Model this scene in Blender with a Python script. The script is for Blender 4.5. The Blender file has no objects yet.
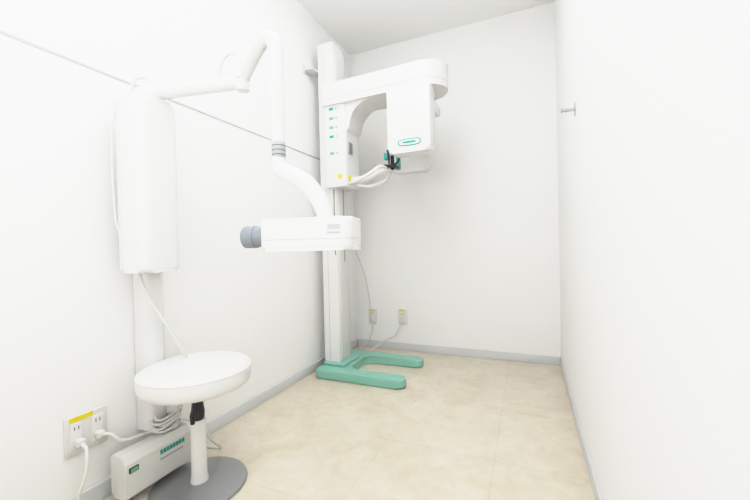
import bpy, bmesh, math
from mathutils import Vector, Matrix

# ------------------------------------------------------------------ materials
def mat(name, col, rough=0.5, metal=0.0, bump=0.0, bscale=200.0, var=0.0, vscale=3.0, col2=None, coat=0.0, emit=None, estr=0):
    m = bpy.data.materials.new(name); m.use_nodes = True
    nt = m.node_tree; b = nt.nodes['Principled BSDF']
    b.inputs['Base Color'].default_value = (*col, 1)
    b.inputs['Roughness'].default_value = rough
    b.inputs['Metallic'].default_value = metal
    b.inputs['Coat Weight'].default_value = coat
    tc = nt.nodes.new('ShaderNodeTexCoord')
    n = nt.nodes.new('ShaderNodeTexNoise'); n.inputs['Scale'].default_value = vscale
    n.inputs['Detail'].default_value = 4
    nt.links.new(tc.outputs['Object'], n.inputs['Vector'])
    r = nt.nodes.new('ShaderNodeMix'); r.data_type = 'RGBA'
    c2 = col2 if col2 else tuple(max(0, c*(1-var)) for c in col)
    r.inputs['A'].default_value = (*col, 1); r.inputs['B'].default_value = (*c2, 1)
    nt.links.new(n.outputs['Fac'], r.inputs['Factor'])
    nt.links.new(r.outputs['Result'], b.inputs['Base Color'])
    if bump > 0:
        n2 = nt.nodes.new('ShaderNodeTexNoise'); n2.inputs['Scale'].default_value = bscale
        n2.inputs['Detail'].default_value = 3
        nt.links.new(tc.outputs['Object'], n2.inputs['Vector'])
        bp = nt.nodes.new('ShaderNodeBump'); bp.inputs['Strength'].default_value = bump
        bp.inputs['Distance'].default_value = 0.002
        nt.links.new(n2.outputs['Fac'], bp.inputs['Height'])
        nt.links.new(bp.outputs['Normal'], b.inputs['Normal'])
    if emit:
        b.inputs['Emission Color'].default_value = (*emit, 1)
        b.inputs['Emission Strength'].default_value = estr
    return m

M_wall = mat('wallpaper_white', (0.93, 0.93, 0.922), 0.75, bump=0.18, bscale=160, var=0.008)
M_ceil = mat('ceiling_white', (0.94, 0.94, 0.935), 0.85, bump=0.15, bscale=120, var=0.008)
M_base = mat('baseboard_vinyl', (0.68, 0.70, 0.715), 0.45, var=0.03)
M_white = mat('enamel_white', (0.80, 0.80, 0.79), 0.25, var=0.01, coat=0.35)
M_white2 = mat('enamel_offwhite', (0.70, 0.705, 0.70), 0.3, var=0.02, coat=0.2)
M_cream = mat('plastic_cream', (0.74, 0.74, 0.71), 0.4, var=0.02)
M_cord = mat('cord_cream', (0.66, 0.66, 0.63), 0.4, var=0.02)
M_vinyl = mat('seat_vinyl', (0.80, 0.80, 0.785), 0.33, bump=0.10, bscale=300, var=0.02)
M_seam = mat('seam_grey', (0.32, 0.34, 0.35), 0.6, var=0.05)
M_trim = mat('trim_grey', (0.46, 0.48, 0.49), 0.5, var=0.05)
M_lgrey = mat('light_grey', (0.42, 0.44, 0.45), 0.45, var=0.04)
M_grey = mat('cone_grey', (0.24, 0.265, 0.30), 0.4, var=0.05)
M_dgrey = mat('dark_grey', (0.14, 0.15, 0.16), 0.45, var=0.05)
M_black = mat('black_rubber', (0.010, 0.010, 0.012), 0.4, var=0.1)
M_teal = mat('teal_paint', (0.25, 0.53, 0.44), 0.38, var=0.05, coat=0.2)
M_teal2 = mat('teal_label', (0.03, 0.36, 0.30), 0.45, var=0.05)
M_green = mat('green_label', (0.18, 0.44, 0.31), 0.5, var=0.05)
M_yellow = mat('yellow_tape', (0.85, 0.70, 0.03), 0.5, var=0.05)
M_chrome = mat('chrome', (0.50, 0.52, 0.54), 0.22, metal=1.0, var=0.02)
M_base_st = mat('painted_steel_base', (0.34, 0.35, 0.36), 0.28, metal=0.6, var=0.04)
M_led = mat('light_diffuser', (0.9, 0.9, 0.9), 0.5, emit=(1.0, 0.997, 0.99), estr=4.7)

def floor_mat():
    m = bpy.data.materials.new('floor_beige_marble'); m.use_nodes = True
    nt = m.node_tree; b = nt.nodes['Principled BSDF']; L = nt.links.new
    tc = nt.nodes.new('ShaderNodeTexCoord')
    n1 = nt.nodes.new('ShaderNodeTexNoise'); n1.inputs['Scale'].default_value = 6; n1.inputs['Detail'].default_value = 8
    n1.inputs['Roughness'].default_value = 0.6; n1.inputs['Distortion'].default_value = 0.8
    n2 = nt.nodes.new('ShaderNodeTexNoise'); n2.inputs['Scale'].default_value = 20; n2.inputs['Detail'].default_value = 6
    n2.inputs['Distortion'].default_value = 0.8
    L(tc.outputs['Object'], n1.inputs['Vector']); L(tc.outputs['Object'], n2.inputs['Vector'])
    cr = nt.nodes.new('ShaderNodeValToRGB')
    e = cr.color_ramp.elements
    e[0].position = 0.32; e[0].color = (0.66, 0.585, 0.465, 1)
    e[1].position = 0.66; e[1].color = (0.75, 0.695, 0.585, 1)
    L(n1.outputs['Fac'], cr.inputs['Fac'])
    cr2 = nt.nodes.new('ShaderNodeValToRGB')
    e = cr2.color_ramp.elements
    e[0].position = 0.35; e[0].color = (0.94, 0.93, 0.91, 1)
    e[1].position = 0.6; e[1].color = (1, 1, 1, 1)
    L(n2.outputs['Fac'], cr2.inputs['Fac'])
    mx = nt.nodes.new('ShaderNodeMix'); mx.data_type = 'RGBA'; mx.blend_type = 'MULTIPLY'; mx.inputs['Factor'].default_value = 1
    L(cr.outputs['Color'], mx.inputs['A']); L(cr2.outputs['Color'], mx.inputs['B'])
    br = nt.nodes.new('ShaderNodeTexBrick'); br.offset = 0.0
    br.inputs['Scale'].default_value = 1.0; br.inputs['Brick Width'].default_value = 0.45; br.inputs['Row Height'].default_value = 0.45
    br.inputs['Mortar Size'].default_value = 0.0018; br.inputs['Mortar Smooth'].default_value = 0.3
    br.inputs['Color1'].default_value = (1, 1, 1, 1); br.inputs['Color2'].default_value = (0.965, 0.96, 0.955, 1)
    br.inputs['Mortar'].default_value = (0.86, 0.845, 0.82, 1)
    L(tc.outputs['Object'], br.inputs['Vector'])
    mx2 = nt.nodes.new('ShaderNodeMix'); mx2.data_type = 'RGBA'; mx2.blend_type = 'MULTIPLY'; mx2.inputs['Factor'].default_value = 1
    L(mx.outputs['Result'], mx2.inputs['A']); L(br.outputs['Color'], mx2.inputs['B'])
    L(mx2.outputs['Result'], b.inputs['Base Color'])
    b.inputs['Roughness'].default_value = 0.28
    return m
M_floor = floor_mat()

# ------------------------------------------------------------------ mesh helpers
def finish(name, bm, m, parent=None, angle=35, smooth=True):
    bmesh.ops.recalc_face_normals(bm, faces=bm.faces)
    c = Vector((0, 0, 0))
    xs = [v.co for v in bm.verts]
    lo = Vector([min(v[i] for v in xs) for i in range(3)]); hi = Vector([max(v[i] for v in xs) for i in range(3)])
    c = (lo+hi)/2
    for v in bm.verts: v.co -= c
    me = bpy.data.meshes.new(name); bm.to_mesh(me); bm.free()
    if smooth:
        for p in me.polygons: p.use_smooth = True
        me.set_sharp_from_angle(angle=math.radians(angle))
    me.materials.append(m)
    o = bpy.data.objects.new(name, me); bpy.context.scene.collection.objects.link(o)
    o.location = c
    if parent:
        o.parent = parent; o.location = c - parent.location
    return o

def empty(name, loc):
    e = bpy.data.objects.new(name, None); e.empty_display_size = 0.1
    e.location = loc; bpy.context.scene.collection.objects.link(e); return e

def rbox(name, lo, hi, m, parent=None, bev=0.0, seg=3, rotz=0.0, rot=None):
    lo = Vector(lo); hi = Vector(hi); c = (lo+hi)/2; s = hi-lo
    bm = bmesh.new(); bmesh.ops.create_cube(bm, size=1)
    for v in bm.verts: v.co = Vector((v.co.x*s.x, v.co.y*s.y, v.co.z*s.z))
    if bev > 0:
        bmesh.ops.bevel(bm, geom=list(bm.edges), offset=bev, segments=seg, profile=0.5, affect='EDGES')
    R = rot if rot else Matrix.Rotation(rotz, 3, 'Z')
    for v in bm.verts: v.co = R @ v.co + c
    return finish(name, bm, m, parent, 40 if seg > 2 else 50)

def catmull(pts, n=8):
    P = [Vector(p) for p in pts]
    if len(P) < 3: return P
    out = []
    Q = [2*P[0]-P[1]] + P + [2*P[-1]-P[-2]]
    for i in range(1, len(Q)-2):
        p0, p1, p2, p3 = Q[i-1:i+3]
        for k in range(n):
            t = k/n
            out.append(0.5*((2*p1)+(p2-p0)*t+(2*p0-5*p1+4*p2-p3)*t*t+(3*p1-p0-3*p2+p3)*t**3))
    out.append(P[-1]); return out

def tube(name, pts, r, m, parent=None, smooth=True, seg=20, n=8):
    """r: float or list per control point"""
    P = catmull(pts, n) if smooth else [Vector(p) for p in pts]
    N = len(P)
    if isinstance(r, (int, float)): R = [r]*N
    else:
        R = []
        for i in range(N):
            t = i/(N-1)*(len(r)-1); k = min(int(t), len(r)-2); f = t-k
            R.append(r[k]*(1-f)+r[k+1]*f)
    bm = bmesh.new(); rings = []
    T = (P[1]-P[0]).normalized()
    up = Vector((0, 0, 1)) if abs(T.z) < 0.9 else Vector((1, 0, 0))
    U = T.cross(up).normalized()
    for i in range(N):
        if i == 0: t2 = (P[1]-P[0])
        elif i == N-1: t2 = (P[-1]-P[-2])
        else: t2 = (P[i+1]-P[i-1])
        t2.normalize()
        U = (U - t2*U.dot(t2)).normalized(); W = t2.cross(U)
        rings.append([bm.verts.new(P[i]+R[i]*(math.cos(2*math.pi*k/seg)*U+math.sin(2*math.pi*k/seg)*W)) for k in range(seg)])
    for a, b in zip(rings, rings[1:]):
        for k in range(seg):
            bm.faces.new((a[k], a[(k+1) % seg], b[(k+1) % seg], b[k]))
    bm.faces.new(rings[0]); bm.faces.new(rings[-1])
    return finish(name, bm, m, parent, 50)

def lathe(name, prof, center, m, parent=None, seg=48, axis=None):
    """prof: list (r,z) along local z"""
    bm = bmesh.new(); rings = []
    R = Matrix.Identity(3)
    if axis: R = Vector((0, 0, 1)).rotation_difference(Vector(axis)).to_matrix()
    C = Vector(center)
    for (r, z) in prof:
        if r < 1e-5: rings.append([bm.verts.new(C+R@Vector((0, 0, z)))])
        else: rings.append([bm.verts.new(C+R@Vector((r*math.cos(2*math.pi*k/seg), r*math.sin(2*math.pi*k/seg), z))) for k in range(seg)])
    for a, b in zip(rings, rings[1:]):
        for k in range(seg):
            k2 = (k+1) % seg
            if len(a) == 1 and len(b) == 1: continue
            if len(a) == 1: bm.faces.new((a[0], b[k], b[k2]))
            elif len(b) == 1: bm.faces.new((a[k], a[k2], b[0]))
            else: bm.faces.new((a[k], a[k2], b[k2], b[k]))
    if len(rings[0]) > 1: bm.faces.new(rings[0])
    if len(rings[-1]) > 1: bm.faces.new(rings[-1])
    return finish(name, bm, m, parent, 35)

def roundpoly(pts, rads, n=8):
    out = []; N = len(pts)
    for i in range(N):
        p = Vector(pts[i]); a = Vector(pts[i-1]); b = Vector(pts[(i+1) % N]); r = rads[i] if isinstance(rads, (list, tuple)) else rads
        if r <= 0: out.append(p); continue
        u = (a-p).normalized(); v = (b-p).normalized()
        ang = u.angle(v); d = r/math.tan(ang/2)
        s = p+u*d; e = p+v*d
        c = p+(u+v).normalized()*(r/math.sin(ang/2))
        a0 = s-c; a1 = e-c
        th = a0.angle_signed(a1) if a0.length > 0 else 0
        for k in range(n+1):
            w = -th*k/n
            q = Vector((a0.x*math.cos(w)-a0.y*math.sin(w), a0.x*math.sin(w)+a0.y*math.cos(w)))
            out.append(c+q)
    return out

def prism(name, pts2, lo, hi, m, parent=None, plane='XY', bev=0.0, seg=3):
    """extrude 2D outline. plane XY -> along z; XZ -> along y; YZ -> along x"""
    def f(p, h):
        if plane == 'XY': return Vector((p[0], p[1], h))
        if plane == 'XZ': return Vector((p[0], h, p[1]))
        return Vector((h, p[0], p[1]))
    bm = bmesh.new()
    a = [bm.verts.new(f(p, lo)) for p in pts2]; b = [bm.verts.new(f(p, hi)) for p in pts2]
    N = len(a)
    fa = bm.faces.new(a); fb = bm.faces.new(b[::-1])
    for i in range(N): bm.faces.new((a[i], b[i], b[(i+1) % N], a[(i+1) % N]))
    if bev > 0:
        ed = list(set(list(fa.edges)+list(fb.edges)))
        bmesh.ops.bevel(bm, geom=ed, offset=bev, segments=seg, profile=0.5, affect='EDGES', clamp_overlap=True)
    return finish(name, bm, m, parent, 40)

# ------------------------------------------------------------------ room
XL, XR, YB, YF, H = -1.37, 0.195, 2.745, -0.75, 2.49
T = 0.1
rbox('floor', (XL-T, YF-T, -T), (XR+T, YB+T, 0), M_floor)
rbox('ceiling', (XL-T, YF-T, H), (XR+T, YB+T, H+T), M_ceil)
rbox('wall_left', (XL-T, YF-T, 0), (XL, YB+T, H), M_wall)
rbox('wall_right', (XR, YF-T, 0), (XR+T, YB+T, H), M_wall)
rbox('wall_back', (XL, YB, 0), (XR, YB+T, H), M_wall)
rbox('wall_front', (XL, YF-T, 0), (XR, YF, H), M_wall)
BH, BT = 0.062, 0.008
rbox('baseboard_left', (XL, YF, 0), (XL+BT, YB, BH), M_base, bev=0.003)
rbox('baseboard_right', (XR-BT, YF, 0), (XR, YB, BH), M_base, bev=0.003)
rbox('baseboard_back', (XL+BT, YB-BT, 0), (XR-BT, YB, BH), M_base, bev=0.003)
rbox('trim_1', (XL, YF, 1.4835), (XL+0.003, YB, 1.4915), M_trim)
# door in the wall behind the camera
d = empty('door_1', (-0.6, YF, 0))
rbox('leaf', (-1.0, YF, 0.005), (-0.2, YF+0.03, 2.0), M_white2, d, bev=0.004)
rbox('frame_left', (-1.05, YF, 0.0), (-1.0, YF+0.045, 2.05), M_lgrey, d, bev=0.003)
rbox('frame_right', (-0.2, YF, 0.0), (-0.15, YF+0.045, 2.05), M_lgrey, d, bev=0.003)
rbox('frame_top', (-1.0, YF, 2.0), (-0.2, YF+0.045, 2.05), M_lgrey, d, bev=0.003)
tube('handle', [(-0.28, YF+0.03, 1.0), (-0.28, YF+0.07, 1.0), (-0.30, YF+0.08, 1.0), (-0.40, YF+0.08, 1.0)], 0.009, M_chrome, d)

# ceiling light
cl = empty('ceiling_light', (-0.58, 0.6, H))
rbox('housing', (-0.80, -0.45, H-0.04), (-0.36, 1.85, H), M_white, cl, bev=0.005)
rbox('diffuser', (-0.84, -0.42, H-0.10), (-0.32, 1.82, H-0.04), M_led, cl, bev=0.015)

# unseen fill light added behind the camera, aimed up to bounce off the ceiling
la = bpy.data.lights.new('added_fill_light', 'AREA'); la.shape = 'RECTANGLE'; la.size = 1.3; la.size_y = 1.2; la.energy = 9
la.color = (1.0, 0.998, 0.995)
lo_ = bpy.data.objects.new('added_fill_light', la); bpy.context.scene.collection.objects.link(lo_)
lo_.location = (-0.59, -0.35, 1.2); lo_.rotation_euler = (math.radians(122), 0, 0)

# ------------------------------------------------------------------ panoramic x-ray machine
px = empty('panoramic_xray_machine', (-1.2, 2.2, 0))
x0, x1, y0, y1 = -1.30, -0.69, 1.965, 2.46
yw = 0.10
outl = [(x0, y0), (x1, y0), (x1, y0+yw), (x0+0.20, y0+yw), (x0+0.20, y1-yw), (x1, y1-yw), (x1, y1), (x0, y1)]
prism('floor_base', roundpoly(outl, [0.03, 0.045, 0.045, 0.05, 0.05, 0.045, 0.045, 0.03]), 0.004, 0.056, M_teal, px, bev=0.010)
for i, (fx, fy) in enumerate([(x0+0.05, y0+0.05), (x1-0.06, y0+0.05), (x0+0.05, y1-0.05), (x1-0.06, y1-0.05)]):
    lathe('foot_%d' % i, [(0, 0), (0.022, 0), (0.022, 0.012), (0, 0.012)], (fx, fy, 0), M_dgrey, px, seg=20)
rbox('column_plinth', (-1.295, 2.07, 0.055), (-1.13, 2.30, 0.075), M_teal, px, bev=0.008)
prism('column', roundpoly([(-1.30, 2.10), (-1.18, 2.10), (-1.18, 2.27), (-1.30, 2.27)], 0.008), 0.07, 2.23, M_white, px, bev=0.006)
rbox('column_rail', (-1.182, 2.125, 0.09), (-1.172, 2.245, 2.15), M_white2, px, bev=0.003)
rbox('column_slot', (-1.175, 2.180, 0.75), (-1.169, 2.190, 1.25), M_seam, px)
rbox('column_edge_strip', (-1.255, 2.0985, 0.09), (-1.2525, 2.101, 2.18), M_lgrey, px)
# drive cable hanging out of carriage
tube('drive_cable', [(-1.19, 2.09, 1.24), (-1.19, 2.088, 1.05), (-1.19, 2.09, 0.80)], 0.003, M_dgrey, px, seg=8)
# carriage
prism('carriage', roundpoly([(-1.235, 2.055), (-1.075, 2.055), (-1.075, 2.27), (-1.235, 2.27)], [0.01, 0.025, 0.025, 0.01]), 1.25, 1.93, M_white, px, bev=0.014)
for i, z in enumerate([1.76, 1.70, 1.64, 1.58, 1.47]):
    rbox('button_label_%d' % i, (-1.192, 2.0525, z-0.009), (-1.160, 2.056, z+0.009), M_green if i % 3 else M_teal2, px, bev=0.001)
    rbox('button_%d' % i, (-1.147, 2.0515, z-0.006), (-1.132, 2.056, z+0.006), M_lgrey, px, bev=0.001)
rbox('warning_label', (-1.135, 2.0525, 1.300), (-1.105, 2.056, 1.33), M_yellow, px, bev=0.001)
rbox('warning_label_side', (-1.076, 2.08, 1.29), (-1.0725, 2.12, 1.32), M_yellow, px, bev=0.001)
rbox('display_frame', (-1.077, 2.085, 1.465), (-1.068, 2.145, 1.545), M_lgrey, px, bev=0.004)
rbox('display_screen', (-1.069, 2.091, 1.473), (-1.066, 2.139, 1.537), M_grey, px, bev=0.001)
# overhead arm
armo = roundpoly([(-1.24, 2.04), (-0.85, 2.03), (-0.425, 2.01), (-0.425, 2.29), (-0.85, 2.27), (-1.24, 2.26)], [0.02, 0.2, 0.138, 0.138, 0.2, 0.02], 14)
prism('overhead_arm', armo, 1.785, 1.925, M_white, px, bev=0.03, seg=5)
prism('arm_seam', roundpoly([(-1.2, 2.039), (-0.85, 2.029), (-0.424, 2.009), (-0.424, 2.291), (-0.85, 2.271), (-1.2, 2.261)], [0.02, 0.2, 0.139, 0.139, 0.2, 0.02], 14), 1.822, 1.825, M_lgrey, px)
# curved gusset
g = [(-1.08, 1.80), (-1.08, 1.60)]
for k in range(13):
    t = k/12*math.pi/2
    g.append((-0.90-0.15*math.cos(t), 1.635+0.15*math.sin(t)))
g.append((-0.90, 1.80))
prism('arm_gusset', g, 2.065, 2.255, M_white, px, plane='XZ', bev=0.01)
# rotating C-arm
lathe('rotation_hub', [(0, 0), (0.10, 0), (0.11, 0.012), (0.11, 0.045), (0, 0.045)], (-0.62, 2.16, 1.755), M_white2, px)
rbox('c_arm_bridge', (-0.72, 1.97, 1.705), (-0.52, 2.38, 1.765), M_white, px, bev=0.02)
tb = roundpoly([(-0.735, 1.38), (-0.485, 1.38), (-0.485, 1.765), (-0.735, 1.765)], [0.03, 0.03, 0.015, 0.015])
prism('tube_head', tb, 1.93, 2.045, M_white, px, plane='XZ', bev=0.018, seg=4)
prism('tube_head_seam', roundpoly([(-0.7365, 1.40), (-0.4835, 1.40), (-0.4835, 1.762), (-0.7365, 1.762)], 0.02), 2.012, 2.015, M_lgrey, px, plane='XZ')
def oval(cx, cz, a, b):
    return [(cx+a*math.copysign(abs(math.cos(t))**0.6, math.cos(t)), cz+b*math.copysign(abs(math.sin(t))**0.6, math.sin(t))) for t in [2*math.pi*k/32 for k in range(32)]]
prism('brand_badge', oval(-0.605, 1.435, 0.068, 0.021), 1.9275, 1.931, M_teal2, px, plane='XZ')
prism('brand_badge_inner', oval(-0.605, 1.435, 0.061, 0.015), 1.9265, 1.928, M_white2, px, plane='XZ')
prism('brand_badge_mark', oval(-0.605, 1.435, 0.040, 0.006), 1.9258, 1.927, M_teal2, px, plane='XZ')
prism('sensor_head', roundpoly([(-0.86, 1.35), (-0.60, 1.35), (-0.60, 1.765), (-0.80, 1.765), (-0.86, 1.60)], 0.03), 2.31, 2.40, M_white2, px, plane='XZ', bev=0.015)
rbox('sensor_window', (-0.82, 2.303, 1.37), (-0.79, 2.312, 1.72), M_teal2, px, bev=0.002)
# patient support
tube('support_arm', [(-1.09, 2.15, 1.30), (-0.98, 2.15, 1.30), (-0.88, 2.15, 1.335), (-0.80, 2.15, 1.35)], [0.024, 0.02, 0.017, 0.016], M_white, px)
tube('handle_near', [(-1.08, 2.10, 1.275), (-1.0, 2.04, 1.27), (-0.90, 2.02, 1.30), (-0.84, 2.05, 1.345), (-0.82, 2.13, 1.35)], 0.011, M_white, px)
tube('handle_far', [(-1.08, 2.22, 1.275), (-1.0, 2.27, 1.27), (-0.90, 2.29, 1.30), (-0.84, 2.25, 1.345), (-0.82, 2.17, 1.35)], 0.011, M_white, px)
lathe('chin_post', [(0, 0), (0.012, 0), (0.012, 0.09), (0, 0.09)], (-0.79, 2.15, 1.34), M_black, px, seg=16)
rbox('chin_rest', (-0.825, 2.11, 1.35), (-0.755, 2.19, 1.366), M_black, px, bev=0.006)
tube('bite_rod', [(-0.85, 2.15, 1.375), (-0.80, 2.15, 1.37), (-0.755, 2.15, 1.385), (-0.74, 2.15, 1.43)], 0.006, M_black, px, seg=10)
tube('temple_rod', [(-0.79, 2.09, 1.36), (-0.79, 2.08, 1.42), (-0.80, 2.09, 1.45)], 0.006, M_black, px, seg=10)
rbox('teal_pad', (-0.83, 2.10, 1.40), (-0.80, 2.14, 1.44), M_teal2, px, bev=0.005)
# wall bracket behind the column
wb = empty('wall_bracket', (XL, 2.12, 2.0))
rbox('plate', (XL, 2.02, 2.03), (XL+0.006, 2.07, 2.08), M_white2, wb, bev=0.002)
rbox('strap', (XL+0.004, 2.035, 2.048), (XL+0.075, 2.14, 2.058), M_white2, wb, bev=0.004)

# ------------------------------------------------------------------ wall outlets
def outlet(loc, axis, w=0.075, h=0.125, gang=1, plugs=(0,)):
    e = empty('wall_outlet', loc)
    L = Vector(loc)
    def bx(nm, u0, u1, n0, n1, z0, z1, m, bev=0.001):
        if axis == 'back':
            rbox(nm, (L.x+u0, L.y-n1, L.z+z0), (L.x+u1, L.y-n0, L.z+z1), m, e, bev=bev)
        else:
            rbox(nm, (L.x+n0, L.y+u0, L.z+z0), (L.x+n1, L.y+u1, L.z+z1), m, e, bev=bev)
    bx('plate', -w/2, w/2, 0, 0.008, -h/2, h/2, M_cream, 0.003)
    for g_ in range(gang):
        uc = (g_-(gang-1)/2)*w/gang
        bx('socket_body', uc-0.018, uc+0.018, 0.006, 0.011, -h*0.36, h*0.34, M_white, 0.002)
        for zc in (0.025, -0.025):
            for du in (-0.006, 0.006):
                bx('slot', uc+du-0.0013, uc+du+0.0013, 0.010, 0.0118, zc-0.006, zc+0.006, M_dgrey, 0)
    bx('yellow_tag', -w*0.40, w*0.14, 0.0078, 0.0095, h*0.36, h*0.49, M_yellow, 0)
    for (u, z) in plugs:
        bx('plug', u-0.012, u+0.012, 0.009, 0.036, z-0.011, z+0.011, M_cream, 0.004)
    return e
o1 = outlet((-1.215, YB, 0.262), 'back', plugs=[(0.005, -0.02)])
o2 = outlet((-0.948, YB, 0.272), 'back', plugs=[(-0.005, -0.02)])
o3 = outlet((XL, 0.700, 0.258), 'left', w=0.125, h=0.125, gang=2, plugs=[(0.03, -0.022), (-0.028, -0.022)])

c1 = empty('power_cable', (-1.1, 2.7, 0.1))
tube('cord', [(-0.955, YB-0.035, 0.25), (-0.96, YB-0.06, 0.20), (-1.00, YB-0.07, 0.13), (-1.06, YB-0.08, 0.10), (-1.12, YB-0.12, 0.06), (-1.18, 2.52, 0.02), (-1.25, 2.49, 0.008)], 0.005, M_cord, c1, seg=10)
c2 = empty('power_cable', (-1.2, 2.7, 0.3))
tube('cord', [(-1.19, 2.283, 0.90), (-1.20, 2.40, 0.84), (-1.215, 2.60, 0.62), (-1.225, YB-0.045, 0.42), (-1.225, YB-0.03, 0.32), (-1.212, YB-0.04, 0.25)], 0.0035, M_cord, c2, seg=10)
tube('cord_lower', [(-1.205, YB-0.035, 0.24), (-1.21, YB-0.04, 0.15), (-1.24, YB-0.06, 0.06), (-1.27, 2.60, 0.012), (-1.28, 2.5, 0.008)], 0.0045, M_cord, c2, seg=10)

# ------------------------------------------------------------------ right wall hook
hk = empty('wall_hook', (XR, 1.73, 1.41))
rbox('plate', (XR-0.006, 1.715, 1.385), (XR, 1.745, 1.44), M_chrome, hk, bev=0.002)
tube('peg', [(XR-0.004, 1.73, 1.412), (XR-0.03, 1.73, 1.412), (XR-0.05, 1.73, 1.415)], 0.007, M_chrome, hk, seg=14)
lathe('peg_knob', [(0, 0), (0.009, 0), (0.012, 0.004), (0.009, 0.008), (0, 0.008)], (XR-0.048, 1.73, 1.415), M_chrome, hk, seg=20, axis=(-1, 0, 0))

# ------------------------------------------------------------------ intraoral x-ray unit
iu = empty('dental_xray_arm_unit', (-1.30, 0.9, 0.18))
prism('wall_post', roundpoly([(-1.368, 0.865), (-1.29, 0.865), (-1.29, 0.945), (-1.368, 0.945)], [0.005, 0.03, 0.03, 0.005]), 0.185, 1.30, M_white, iu, bev=0.004)
hb = roundpoly([(-1.305, 0.785), (-1.175, 0.785), (-1.175, 0.932), (-1.305, 0.932)], [0.022, 0.035, 0.035, 0.022])
prism('housing', hb, 0.778, 1.385, M_white, iu, bev=0.028, seg=6)
prism('housing_back', roundpoly([(-1.315, 0.787), (-1.285, 0.787), (-1.285, 0.935), (-1.315, 0.935)], 0.008), 0.785, 1.378, M_white2, iu, bev=0.008)
lathe('pivot', [(0, 0), (0.030, 0), (0.030, 0.02), (0.026, 0.03), (0, 0.03)], (-1.25, 0.852, 1.378), M_white, iu)
tube('horizontal_arm', [(-1.262, 0.848, 1.412), (-1.15, 0.88, 1.416), (-1.02, 0.918, 1.42), (-0.90, 0.954, 1.425)], [0.027, 0.025, 0.023, 0.021], M_white, iu)
lathe('arm_end_cap', [(0, -0.012), (0.016, -0.009), (0.0255, 0.0), (0.027, 0.012), (0.027, 0.016)], (-1.262, 0.848, 1.412), M_white, iu, seg=28, axis=(0.96, 0.275, 0.03))
lathe('elbow_joint', [(0, 0), (0.021, 0), (0.023, 0.003), (0.023, 0.052), (0.021, 0.055), (0, 0.055)], (-0.893, 0.956, 1.397), M_white, iu, seg=32)
lathe('elbow_ring', [(0.0238, 0), (0.0238, 0.004)], (-0.893, 0.956, 1.432), M_seam, iu, seg=32)
tube('scissor_arm', [(-0.893, 0.956, 1.43), (-0.87, 0.947, 1.450), (-0.80, 0.919, 1.490), (-0.765, 0.908, 1.508), (-0.735, 0.900, 1.510), (-0.712, 0.896, 1.492), (-0.702, 0.895, 1.455), (-0.700, 0.895, 1.40), (-0.700, 0.895, 1.25), (-0.700, 0.895, 1.165)],
     [0.017, 0.021, 0.022, 0.023, 0.023, 0.023, 0.023, 0.022, 0.021, 0.020], M_white, iu)
lathe('collar', [(0, 0), (0.020, 0), (0.021, 0.002), (0.021, 0.05), (0.020, 0.052), (0, 0.052)], (-0.700, 0.895, 1.125), M_lgrey, iu, seg=32)
for k in range(3):
    lathe('collar_ring_%d' % k, [(0.0215, 0), (0.0215, 0.003)], (-0.700, 0.895, 1.136+0.014*k), M_dgrey, iu, seg=32)
tube('lower_arm', [(-0.700, 0.895, 1.13), (-0.700, 0.895, 1.105), (-0.678, 0.896, 1.085), (-0.615, 0.901, 1.05), (-0.568, 0.905, 0.995), (-0.548, 0.908, 0.945), (-0.545, 0.908, 0.925)],
     [0.021, 0.024, 0.026, 0.027, 0.026, 0.024, 0.023], M_white, iu)
# tube head, rotated about z
hc = Vector((-0.589, 0.895, 0.892)); ra = math.radians(12); ax = Vector((math.cos(ra), math.sin(ra), 0)); ay = Vector((-math.sin(ra), math.cos(ra), 0))
def hp(u, v): p = hc+ax*u+ay*v; return (p.x, p.y)
prism('tube_housing', roundpoly([hp(-0.138, -0.060), hp(0.138, -0.068), hp(0.138, 0.068), hp(-0.138, 0.060)], 0.022), 0.843, 0.936, M_white, iu, bev=0.016, seg=5)
prism('tube_housing_seam', roundpoly([hp(-0.1385, -0.0606), hp(0.1385, -0.0686), hp(0.1385, 0.0686), hp(-0.1385, 0.0606)], 0.022), 0.8745, 0.8765, M_lgrey, iu)
R12 = Matrix.Rotation(ra-math.atan(0.008/0.276), 3, 'Z')
def hbox(nm, u, z, w, h_, m, v=-0.0668):
    p = hc+ax*u+ay*v
    rbox(nm, (p.x-w/2, p.y-0.002, z-h_/2), (p.x+w/2, p.y+0.002, z+h_/2), m, iu, rot=R12)
hbox('rating_label', 0.090, 0.908, 0.036, 0.014, M_trim)
hbox('rating_label_2', 0.090, 0.892, 0.036, 0.005, M_lgrey)
ca = hc - ax*0.130
lathe('cone', [(0, 0), (0.031, 0), (0.0315, 0.045), (0.034, 0.047), (0.034, 0.082), (0.031, 0.085), (0.029, 0.085), (0.029, 0.03), (0, 0.03)], (ca.x, ca.y, 0.888), M_grey, iu, seg=40, axis=(-ax.x, -ax.y, 0))
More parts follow.
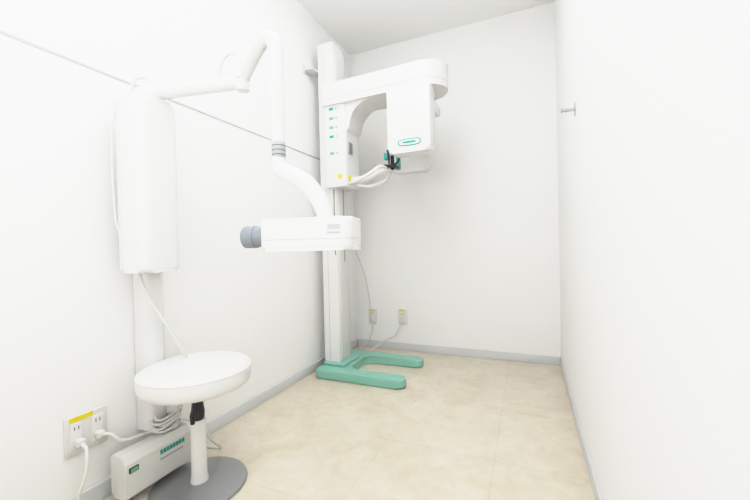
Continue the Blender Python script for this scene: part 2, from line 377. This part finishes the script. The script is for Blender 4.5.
# cables on arm
tube('arm_cable', [(-0.975, 0.93, 1.428), (-0.972, 0.93, 1.46), (-0.96, 0.932, 1.50), (-0.935, 0.94, 1.525), (-0.908, 0.948, 1.52), (-0.89, 0.952, 1.49), (-0.882, 0.953, 1.45)], 0.005, M_cord, iu, seg=10)
tube('pivot_cable', [(-1.22, 0.862, 1.435), (-1.235, 0.855, 1.465), (-1.255, 0.842, 1.47), (-1.275, 0.83, 1.45), (-1.28, 0.825, 1.38)], 0.0055, M_cord, iu, seg=10)
tube('side_cord', [(-1.30, 0.79, 1.36), (-1.318, 0.783, 1.30), (-1.322, 0.780, 1.15), (-1.318, 0.783, 0.98), (-1.31, 0.79, 0.92)], 0.0035, M_cream, iu, seg=8)
tube('hanging_cord', [(-1.27, 0.84, 0.80), (-1.27, 0.83, 0.76), (-1.25, 0.85, 0.68), (-1.22, 0.89, 0.58), (-1.21, 0.93, 0.50), (-1.22, 0.97, 0.42), (-1.27, 1.0, 0.30), (-1.31, 0.99, 0.18), (-1.32, 0.97, 0.155)], 0.0065, M_cream, iu, seg=12)

# ------------------------------------------------------------------ control box on the floor
cb = empty('xray_control_box', (-1.28, 0.84, 0.02))
bo = roundpoly([(-1.308, 0.026), (-1.232, 0.026), (-1.232, 0.145), (-1.25, 0.17), (-1.308, 0.17)], [0.012, 0.012, 0.006, 0.006, 0.012])
prism('case', bo, 0.738, 0.985, M_cream, cb, plane='XZ', bev=0.008)
for i, (a, b) in enumerate([(-1.29, 0.76), (-1.29, 0.95), (-1.25, 0.76)]):
    lathe('foot_%d' % i, [(0, 0), (0.011, 0), (0.011, 0.028), (0, 0.028)], (a, b, 0), M_dgrey, cb, seg=16)
rbox('power_switch', (-1.234, 0.75, 0.112), (-1.229, 0.782, 0.130), M_black, cb, bev=0.002)
rbox('switch_rocker', (-1.230, 0.754, 0.115), (-1.2265, 0.778, 0.127), M_green, cb, bev=0.001)
for k in range(8):
    rbox('label_letter_%d' % k, (-1.2335, 0.86+0.0125*k, 0.118), (-1.2305, 0.8695+0.0125*k, 0.134), M_teal2, cb)
rbox('label_bar', (-1.2335, 0.86, 0.098), (-1.2305, 0.95, 0.104), M_lgrey, cb)
# cables from outlet
c3 = empty('power_cable', (-1.33, 0.66, 0.0))
tube('cord', [(XL+0.03, 0.672, 0.235), (XL+0.06, 0.67, 0.22), (XL+0.08, 0.655, 0.16), (XL+0.07, 0.635, 0.08), (XL+0.06, 0.625, 0.01), (XL+0.10, 0.60, 0.006)], 0.0055, M_cream, c3, seg=10)
c4 = empty('power_cable', (-1.33, 0.76, 0.2))
tube('cord', [(XL+0.03, 0.730, 0.235), (XL+0.055, 0.745, 0.235), (XL+0.075, 0.77, 0.205), (XL+0.08, 0.82, 0.195), (-1.30, 0.86, 0.185), (-1.29, 0.90, 0.178)], 0.0055, M_cream, c4, seg=10)
cc = []
for k in range(200):
    t = k/199; a = t*2*math.pi*5.3
    cc.append((-1.283+(0.030+0.006*math.sin(a*0.37))*math.cos(a), 0.925+(0.048+0.01*math.sin(a*0.61))*math.sin(a), 0.178+0.055*t+0.006*math.sin(a*2)))
tube('coil', cc, 0.005, M_cream, c4, smooth=False, seg=8)
tube('tail', [(-1.24, 0.96, 0.20), (-1.20, 1.0, 0.17), (-1.19, 1.05, 0.08), (-1.22, 1.12, 0.008), (-1.3, 1.1, 0.008)], 0.005, M_cream, c4, seg=8)

# ------------------------------------------------------------------ stool
sx, sy = -1.11, 0.92
st = empty('round_stool', (sx, sy, 0))
seat = [(0, 0.366), (0.160, 0.366), (0.175, 0.368), (0.182, 0.374), (0.1855, 0.386), (0.1865, 0.400), (0.186, 0.418), (0.183, 0.430), (0.176, 0.4375), (0.160, 0.4410), (0.08, 0.443), (0, 0.4435)]
lathe('seat', seat, (sx, sy, 0), M_vinyl, st, seg=72)
lathe('seat_piping', [(0.183, 0.4255), (0.1872, 0.428), (0.183, 0.4305)], (sx, sy, 0), M_vinyl, st, seg=72)
lathe('seat_plate', [(0, 0.352), (0.07, 0.352), (0.075, 0.368), (0, 0.368)], (sx, sy, 0), M_black, st)
lathe('gas_lift', [(0, 0.20), (0.013, 0.20), (0.013, 0.365), (0, 0.365)], (sx, sy, 0), M_black, st, seg=24)
lathe('gas_lift_sleeve', [(0.0, 0.235), (0.016, 0.235), (0.022, 0.25), (0.023, 0.27), (0.019, 0.30), (0.016, 0.33), (0, 0.33)], (sx, sy, 0), M_black, st, seg=24)
tube('height_lever', [(sx, sy, 0.340), (sx+0.035, sy-0.03, 0.338), (sx+0.045, sy-0.05, 0.320), (sx+0.042, sy-0.055, 0.285), (sx+0.04, sy-0.055, 0.255)], [0.004, 0.004, 0.005, 0.010, 0.007], M_black, st, seg=12)
lathe('column', [(0, 0.012), (0.032, 0.012), (0.030, 0.03), (0.027, 0.05), (0.026, 0.235), (0.024, 0.242), (0, 0.242)], (sx, sy, 0), M_white, st, seg=32)
lathe('disc_base', [(0, 0.0), (0.160, 0.0), (0.163, 0.004), (0.160, 0.010), (0.10, 0.016), (0.04, 0.020), (0, 0.020)], (sx, sy, 0), M_base_st, st, seg=72)

# ------------------------------------------------------------------ world, camera
w = bpy.data.worlds.new('World'); bpy.context.scene.world = w; w.use_nodes = True
w.node_tree.nodes['Background'].inputs['Color'].default_value = (1, 1, 1, 1)
w.node_tree.nodes['Background'].inputs['Strength'].default_value = 0.5

cam = bpy.data.cameras.new('Camera'); co = bpy.data.objects.new('Camera', cam)
bpy.context.scene.collection.objects.link(co)
cam.sensor_width = 36; cam.lens = 356/750*36; cam.clip_start = 0.02
Rm = Matrix.Rotation(math.radians(23.3), 4, 'Z') @ Matrix.Rotation(math.radians(90-0.547), 4, 'X') @ Matrix.Rotation(math.radians(-1.36), 4, 'Z')
co.matrix_world = Matrix.Translation((0, 0, 0.85)) @ Rm
bpy.context.scene.camera = co
vs = bpy.context.scene.view_settings
vs.view_transform = 'Standard'; vs.exposure = 0.0; vs.gamma = 1.0
# film-like highlight roll-off
vs.use_curve_mapping = True
cm = vs.curve_mapping
cm.use_clip = True
cm.white_level = (2.5, 2.5, 2.5)
cv = cm.curves[3]
pts = [(0.04, 0.12), (0.12, 0.39), (0.18, 0.59), (0.24, 0.76), (0.31, 0.865), (0.42, 0.925), (0.62, 0.96), (0.8, 0.975)]
for p in pts: cv.points.new(*p)
cv.points[-1].location = (1.0, 0.99)
cm.update()
